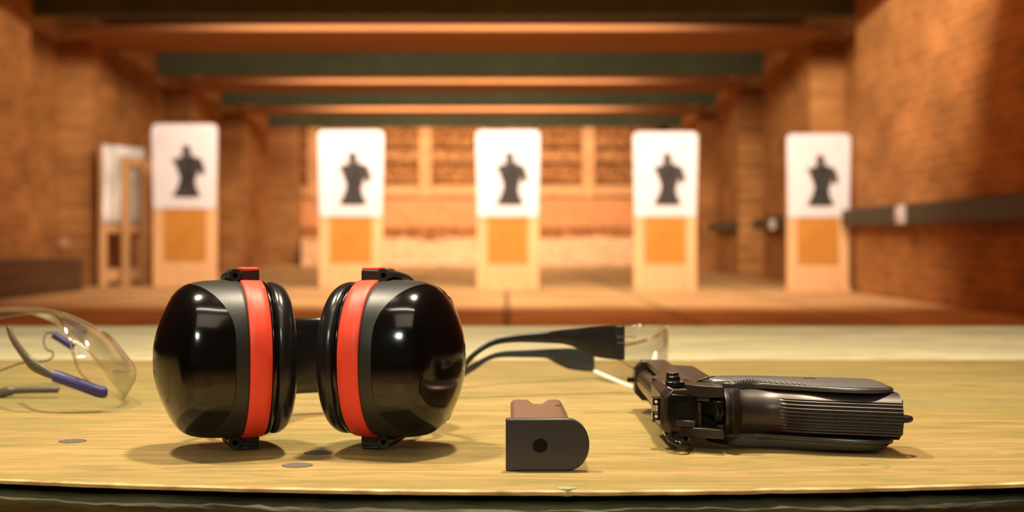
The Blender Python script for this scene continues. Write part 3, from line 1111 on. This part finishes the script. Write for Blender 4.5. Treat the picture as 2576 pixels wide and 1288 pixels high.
# two cheeks either side of the hammer slot
for s in (1, -1):
    bm = bmesh.new()
    if s > 0:
        pl = [(0.010, -0.008), (0.004, -0.012), (-0.006, -0.020), (-0.011, -0.030), (-0.0115, -0.0345), (0.012, -0.0345), (0.012, -0.008)]
        prism(bm, pl, 0.0086, 0.0152, lambda p, q, h: G(p, q, h))
        prism(bm, [(-0.004, -0.020), (0.01, -0.020), (0.01, -0.027), (-0.007, -0.027)], 0.0058, 0.0088, lambda p, q, h: G(p, q, h))
    else:
        pl = [(0.010, -0.006), (0.003, -0.008), (-0.008, -0.020), (-0.012, -0.032), (-0.012, -0.0345), (0.012, -0.0345), (0.012, -0.006)]
        prism(bm, pl, -0.0146, -0.0088, lambda p, q, h: G(p, q, h))
        prism(bm, [(-0.002, -0.008), (0.01, -0.008), (0.01, -0.019), (-0.006, -0.019)], -0.0090, -0.0050, lambda p, q, h: G(p, q, h))
        prism(bm, [(-0.008, -0.0305), (0.006, -0.0305), (0.006, -0.0345), (-0.010, -0.0345)], -0.0090, -0.0066, lambda p, q, h: G(p, q, h))
    obj('frame_cheek', bm, M['gun_metal'], frame, bevel=0.0008, seg=3)
bm = bmesh.new()
prism(bm, [(0.004, -0.018), (0.010, -0.018), (0.010, -0.046), (0.003, -0.046)], -0.0090, 0.0088, lambda p, q, h: G(p, q, h))
obj('hammer_slot', bm, M['recess_shade'], frame, smooth=False)
bm = bmesh.new()
pl = [(0.006, -0.020), (0.001, -0.022), (-0.006, -0.027), (-0.012, -0.0285), (-0.0145, -0.0300), (-0.0145, -0.0335), (-0.010, -0.0345), (-0.003, -0.0335), (0.004, -0.036), (0.009, -0.034)]
prism(bm, pl, -0.0012, 0.0072, lambda p, q, h: G(p, q, h))
obj('hammer', bm, M['gun_gloss'], gun, bevel=0.0007, seg=3)
bm = bmesh.new()
prism(bm, [(-0.003, -0.0228), (0.006, -0.0228), (0.006, -0.0205), (-0.003, -0.0205)], -0.0014, 0.0052, lambda p, q, h: G(p, q, h))
obj('hammer_stop', bm, M['gun_metal'], frame, bevel=0.0004)

# grip ---------------------------------------------------
W0 = 0.0136
V0, V1 = -0.0355, -0.1312


def ub(v):
    f = (v - V0) / (V1 - V0)
    return -0.0050 - 0.0225 * f + 0.004 * math.exp(-((f - 0.28) / 0.14) ** 2) - 0.006 * math.exp(-(f / 0.07) ** 2)


def uf(v):
    f = (v - V0) / (V1 - V0)
    return ub(v) + 0.044 + 0.004 * f


NW = 132


def grip_sec(v, ribs):
    pts = []
    w_ = W0 - 0.0006
    f = (v - V0) / (V1 - V0)
    for i in range(NW + 1):
        w = -w_ + 2 * w_ * i / NW
        q = abs(w / w_)
        back = ub(v) + 0.0075 * (q ** 3.2) + 0.0035 * q * q
        x = (w + 0.0018) / 0.0200 * 10.0
        if ribs > 0 and -0.0118 < w < 0.0082:
            back += ribs * 0.0012 * (0.5 + 0.5 * math.cos(2 * PI * x)) ** 1.2
        pts.append(G(back, v, w))
    for i in range(9):
        w = w_ - 2 * w_ * i / 8
        q = abs(w / w_)
        pts.append(G(uf(v) - 0.006 * q ** 3, v, w))
    return pts


bm = bmesh.new()
secs = []
nv = 80
for j in range(nv + 1):
    v = V0 + (V1 - V0) * j / nv
    rb = 0.0 if v > -0.0665 else min(1.0, (-0.0665 - v) / 0.0035)
    secs.append(grip_sec(v, rb))
grid(bm, secs, closed=True, caps=True)
obj('backstrap', bm, M['gun_metal'], gun, sharp=70)
# beavertail lip
bm = bmesh.new()
secs = []
for v, du, hw in ((-0.0345, 0.006, 0.0100), (-0.0362, -0.0050, 0.0110), (-0.0382, -0.0135, 0.0118), (-0.0396, -0.0155, 0.0122), (-0.0412, -0.0135, 0.0126), (-0.0445, -0.0080, 0.0126), (-0.049, -0.0040, 0.0126), (-0.053, 0.004, 0.012)):
    secs.append([G(du + 0.010 * abs(k / 12 - 1) ** 2.4, v, (k / 12 - 1) * hw) for k in range(25)] + [G(0.016, v, hw), G(0.016, v, -hw)])
grid(bm, secs, closed=True, caps=True)
obj('beavertail', bm, M['gun_metal'], gun, sharp=60)

# grip panels (upper one seen, lower one on the bench)


def panel(s):
    """smooth border slab and the checkered field, thickness outward in w"""
    outl = []
    vv = [-0.024, -0.030, -0.040, -0.055, -0.075, -0.095, -0.113, -0.1235, -0.1290, -0.1305]
    bo = [0.026, 0.014, 0.0085, 0.006, 0.0030, 0.0005, 0.0, 0.004, 0.010, 0.018]
    bo = [b + (0.0 if v > -0.035 else ub(v) + 0.004) for b, v in zip(bo, vv)]
    back = cat(list(zip(bo, vv)), 5)
    vf = [-0.1305, -0.126, -0.11, -0.08, -0.055, -0.040, -0.030, -0.024]
    fo = [uf(v) - k for v, k in zip(vf, (0.012, 0.005, 0.003, 0.004, 0.004, 0.004, 0.010, 0.020))]
    front = cat(list(zip(fo, vf)), 5)
    loop = back + front[1:-1]
    cu = sum(p[0] for p in loop) / len(loop)
    cv = sum(p[1] for p in loop) / len(loop)

    def shr(k, kv):
        return [(cu + (u - cu) * k, cv + (v - cv) * kv) for u, v in loop]
    pk = 0.0186 if s > 0 else 0.0208
    lv = [(0.0130, 0.985, 0.995), (0.0136, 1.0, 1.0), (0.0150, 1.0, 1.0), (0.0156, 0.975, 0.992), (0.0158, 0.94, 0.975), (pk - 0.0016, 0.80, 0.92)]
    bm = bmesh.new()
    rws = [[G(u, v, s * w) for u, v in shr(k, kv)] for w, k, kv in lv]
    grid(bm, rws, closed=True, caps=True)
    pn = obj('grip_panel', bm, M['grip_smooth'], gun, sharp=50)
    bm = bmesh.new()
    rws = [[G(u, v, s * w) for u, v in shr(k, kv)] for w, k, kv in ((0.0150, 0.945, 0.955), (0.01605, 0.945, 0.955), (pk - 0.0012, 0.83, 0.915), (pk - 0.0003, 0.66, 0.86), (pk, 0.45, 0.78))]
    grid(bm, rws, closed=True, caps=True)
    obj('checkering', bm, M['grip'], pn, sharp=50)
    bm = bmesh.new()
    tube(bm, [G(ub(-0.086) + 0.024, -0.086, s * 0.0150), G(ub(-0.086) + 0.024, -0.086, s * (pk + 0.0001))], 0.0042, 22)
    obj('grip_medallion', bm, M['gun_metal'], pn, bevel=0.0004)


panel(1)
panel(-1)
# magazine base at the butt, lanyard loop
bm = bmesh.new()
prism(bm, [(-0.020, V1), (0.016, V1), (0.016, V1 - 0.0022), (-0.018, V1 - 0.0022)], -0.0105, 0.0095, lambda p, q, h: G(p, q, h))
obj('butt_plate', bm, M['gun_metal'], gun, bevel=0.0008)
bm = bmesh.new()
pts = [G(-0.017 + 0.0052 * math.cos(a), V1 - 0.0010 - 0.0050 * math.sin(a), -0.0010) for a in [PI * k / 14 for k in range(15)]]
tube(bm, pts, 0.0018, 12)
obj('lanyard_loop', bm, M['gun_metal'], gun)
# trigger guard and trigger
bm = bmesh.new()
tg = [(0.100, -0.037, 0), (0.100, -0.046, 0), (0.096, -0.060, 0), (0.084, -0.068, 0), (0.062, -0.068, 0), (0.046, -0.062, 0), (0.040, -0.058, 0)]
tube(bm, [G(*p) for p in cat(tg, 6)], 0.0032, 10)
obj('trigger_guard', bm, M['gun_metal'], gun)
bm = bmesh.new()
tr = [(0.064, -0.038, 0), (0.067, -0.048, 0), (0.072, -0.058, 0), (0.078, -0.062, 0)]
tube(bm, [G(*p) for p in cat(tr, 5)], 0.0026, 10)
obj('trigger', bm, M['gun_gloss'], gun)
# slide stop / decock tab under the slide side facing the bench
bm = bmesh.new()
sl = [(0.000, -0.006, -0.0140), (-0.006, -0.0045, -0.0155), (-0.012, -0.0070, -0.0165), (-0.014, -0.0105, -0.0175), (-0.010, -0.0135, -0.0180), (0.004, -0.015, -0.0170)]
tube(bm, [G(*p) for p in cat(sl, 6)], 0.0017, 10)
obj('thumb_tab', bm, M['gun_gloss'], gun)
bm = bmesh.new()
prism(bm, [(0.006, -0.0300), (0.017, -0.0295), (0.019, -0.032), (0.019, -0.038), (0.016, -0.040), (0.006, -0.039)], 0.0128, 0.0172, lambda p, q, h: G(p, q, h))
obj('highlight_tab', bm, mat('painted frame highlight', (0.42, 0.38, 0.34), 0.35, metal=0.6), gun, bevel=0.0009, seg=3)  # bright tab added to paint the white highlight on the frame

# ------------------------------------------------------------------ safety glasses with black arms


def ribbon(bm, pts, thick):
    """pts: (px, ytop, ybottom, depth); slab standing upright, thickness in depth"""
    rows = []
    for x, a, b, d in pts:
        t_ = P(x, a, d); l_ = P(x, b, d)
        h = Vector((0, thick / 2, 0))
        k = (t_ - l_) * 0.18
        rows.append([t_ - k - h, t_ - h * 0.5, t_ + h * 0.5, t_ - k + h, l_ + k + h, l_ + h * 0.5, l_ - h * 0.5, l_ + k - h])
    grid(bm, rows, closed=True, caps=True)


g2 = thing('safety_glasses', 'clear safety glasses with black arms, standing behind the pistol', 'safety glasses', (0.06, 1.15, BT))
Z = lambda zx, zy: (1150 + zx / 3.067, 780 + zy / 3.067)
near = [(1128, 965, 992, 1.085), (1150, 930, 955, 1.085), (1176, 899, 920, 1.085), (1199, 878, 895, 1.088), (1231, 858, 874, 1.09), (1264, 848, 864, 1.095),
        (1313, 840, 861, 1.10), (1378, 834, 863, 1.105), (1420, 829, 866, 1.11), (1453, 826, 877, 1.112), (1483, 823, 892, 1.115), (1509, 821, 900, 1.117), (1545, 819, 904, 1.12), (1557, 819, 905, 1.12)]
bm = bmesh.new()
ribbon(bm, cat(near, 4), 0.0042)
obj('temple_arm', bm, M['temple_black'], g2, sharp=60)
far = [(1120, 965, 982, 1.14), (1145, 948, 965, 1.15), (1170, 926, 946, 1.16), (1199, 909, 928, 1.17), (1231, 893, 906, 1.18), (1264, 884, 899, 1.19),
       (1313, 881, 899, 1.20), (1372, 878, 901, 1.21), (1398, 877, 914, 1.22), (1427, 876, 927, 1.225), (1460, 877, 933, 1.23), (1495, 880, 935, 1.235)]
bm = bmesh.new()
ribbon(bm, cat(far, 4), 0.0042)
obj('temple_arm', bm, M['temple_slate'], g2, sharp=60)
# lens
top = [(1556, 820, 1.120), (1612, 816, 1.112), (1664, 816, 1.125), (1678, 824, 1.17), (1650, 846, 1.215), (1580, 868, 1.235), (1497, 882, 1.236)]
bot = [(1556, 905, 1.120), (1612, 938, 1.108), (1650, 962, 1.110), (1655, 975, 1.125), (1622, 978, 1.145), (1578, 970, 1.175), (1493, 934, 1.236)]
tc = cat(top, 6)
bc = cat(bot, 6)
bm = bmesh.new()
rws = []
for k in range(11):
    f = k / 10
    bul = 4 * f * (1 - f)
    row = []
    for i, (a, b) in enumerate(zip(tc, bc)):
        p = P(*a).lerp(P(*b), f)
        e = math.sin(PI * i / (len(tc) - 1))
        row.append(p + Vector((0.004 * bul * e, -0.002 * bul * e, 0)))
    rws.append(row)
grid(bm, rws)
ln = obj('lens', bm, M['lens'], g2, sharp=180)
sm_ = ln.modifiers.new('solid', 'SOLIDIFY'); sm_.thickness = 0.0016
bm = bmesh.new()
tube(bm, [P(*q) for q in tc], 0.0012, 8)
obj('lens_rim', bm, M['lens_edge'], ln)
bm = bmesh.new()
tube(bm, [P(*q) for q in bc[:19]], 0.0009, 8)
obj('lens_rim', bm, M['lens_edge'], ln)
bm = bmesh.new()
tube(bm, [P(*q) for q in bc[18:]], 0.0021, 10)
obj('lower_rim', bm, M['lens_glint'], ln)  # pale rim paints the bright line of light along the clear edge
bm = bmesh.new()
box(bm, -0.0035, 0.0035, -0.003, 0.003, -0.0135, 0.0135, Matrix.Translation(P(1560, 862, 1.1195)))
obj('hinge', bm, M['temple_black'], g2, bevel=0.0008)
bm = bmesh.new()
for zz in (847, 862):
    cyl(bm, P(1552, zz, 1.116), P(1600, zz + 1, 1.108), 0.0009, 8)
obj('hinge_lug', bm, M['lens_edge'], g2)
# added pale pads, painting the bright vertical highlights of the lens
for a_, b_ in (((1650, 884, 1.150), (1644, 936, 1.145)), ((1674, 898, 1.165), (1671, 936, 1.160))):
    p_, q_ = P(*a_), P(*b_)
    bm = bmesh.new()
    tube(bm, [p_.lerp(q_, k / 10) for k in range(11)], [0.0006 + 0.0022 * math.sin(PI * (0.04 + 0.92 * k / 10)) for k in range(11)], 12)
    obj('highlight_pad', bm, M['lens_glint'], g2)

# ------------------------------------------------------------------ visitor glasses with blue sleeves, at the left edge
g1 = thing('safety_glasses', 'wraparound clear safety glasses with blue arm sleeves, cut by the left edge', 'safety glasses', (-0.33, 1.05, BT))
Rn = [(-60, 805, 1.03), (115, 786, 1.02), (165, 830, 1.00), (184, 890, 0.99), (200, 935, 0.99), (236, 975, 1.0)]
Mn = [(-60, 785, 1.05), (125, 779, 1.04), (212, 820, 1.015), (255, 880, 1.0), (280, 940, 1.0), (285, 990, 1.01)]
Fn = [(-60, 774, 1.10), (110, 774, 1.09), (250, 828, 1.07), (312, 888, 1.06), (341, 940, 1.06), (312, 1003, 1.06)]
Bn = [(-60, 782, 1.19), (60, 782, 1.19), (150, 815, 1.19), (195, 850, 1.18), (225, 885, 1.17), (262, 925, 1.15)]
cs = [cat(c, 8) for c in (Rn, Mn, Fn, Bn)]
bm = bmesh.new()
rws = []
for i in range(len(cs[0])):
    col = [tuple(P(*c[i])) for c in cs]
    rws.append([Vector(p) for p in cat(col, 7)])
grid(bm, rws)
ln = obj('lens', bm, M['lens'], g1, sharp=180)
sm_ = ln.modifiers.new('solid', 'SOLIDIFY'); sm_.thickness = 0.0018
bm = bmesh.new()
tube(bm, [P(*q) for q in cs[0]], 0.0011, 8)
obj('lens_rim', bm, M['lens_edge'], ln)
bm = bmesh.new()
tube(bm, [P(*q) for q in cs[3]], 0.0009, 8)
obj('lens_rim', bm, M['lens_edge'], ln)
bm = bmesh.new()
tube(bm, [r[-8] for r in rws[len(rws) // 2 - 3:]], 0.0006, 6)
obj('brow_edge', bm, M['temple_grey'], ln)
bm = bmesh.new()
sl = [(134, 946, 0.992), (149, 949, 0.992), (199, 967, 0.992), (248, 985, 0.995), (266, 986, 0.998)]
tube(bm, [P(*q) for q in cat(sl, 6)], [0.0032] + [0.0042] * 22 + [0.0038, 0.0032], 14)
sleeve = obj('temple_sleeve', bm, M['temple_blue'], g1)
bm = bmesh.new()
gl = [(22, 826, 1.05), (32, 852, 1.04), (50, 879, 1.02), (67, 901, 1.005), (84, 918, 1.0), (106, 931, 0.995), (134, 946, 0.992)]
rad = cat([(0.0030,), (0.0032,), (0.0034,), (0.0036,), (0.0042,), (0.0038,), (0.0026,)], 6)
tube(bm, [P(*q) for q in cat(gl, 6)], [r[0] for r in rad], 14, flat=0.6)
obj('temple_arm', bm, M['temple_grey'], g1)
bm = bmesh.new()
gl = [(-60, 994, 1.085), (-10, 992, 1.085), (22, 984, 1.085), (60, 981, 1.085), (110, 980, 1.085), (147, 980, 1.085)]
tube(bm, [P(*q) for q in cat(gl, 6)], [0.0040] * 8 + [0.0038] * 6 + [0.0027] * 16 + [0.0022], 14)
obj('temple_arm', bm, M['temple_grey'], g1, )
bm = bmesh.new()
tube(bm, [P(*q) for q in cat([(134, 842, 1.19), (156, 855, 1.19), (182, 872, 1.185)], 5)], 0.0032, 12)
obj('temple_sleeve', bm, M['temple_blue'], g1)
bm = bmesh.new()
tube(bm, [P(*q) for q in cat([(140, 840, 1.19), (118, 838, 1.18), (110, 858, 1.17), (118, 880, 1.16), (131, 884, 1.15), (132, 898, 1.14), (112, 908, 1.12), (60, 912, 1.10), (20, 925, 1.09), (-30, 945, 1.08)], 5)], 0.0007, 8)
obj('neck_cord', bm, M['temple_grey'], g1)
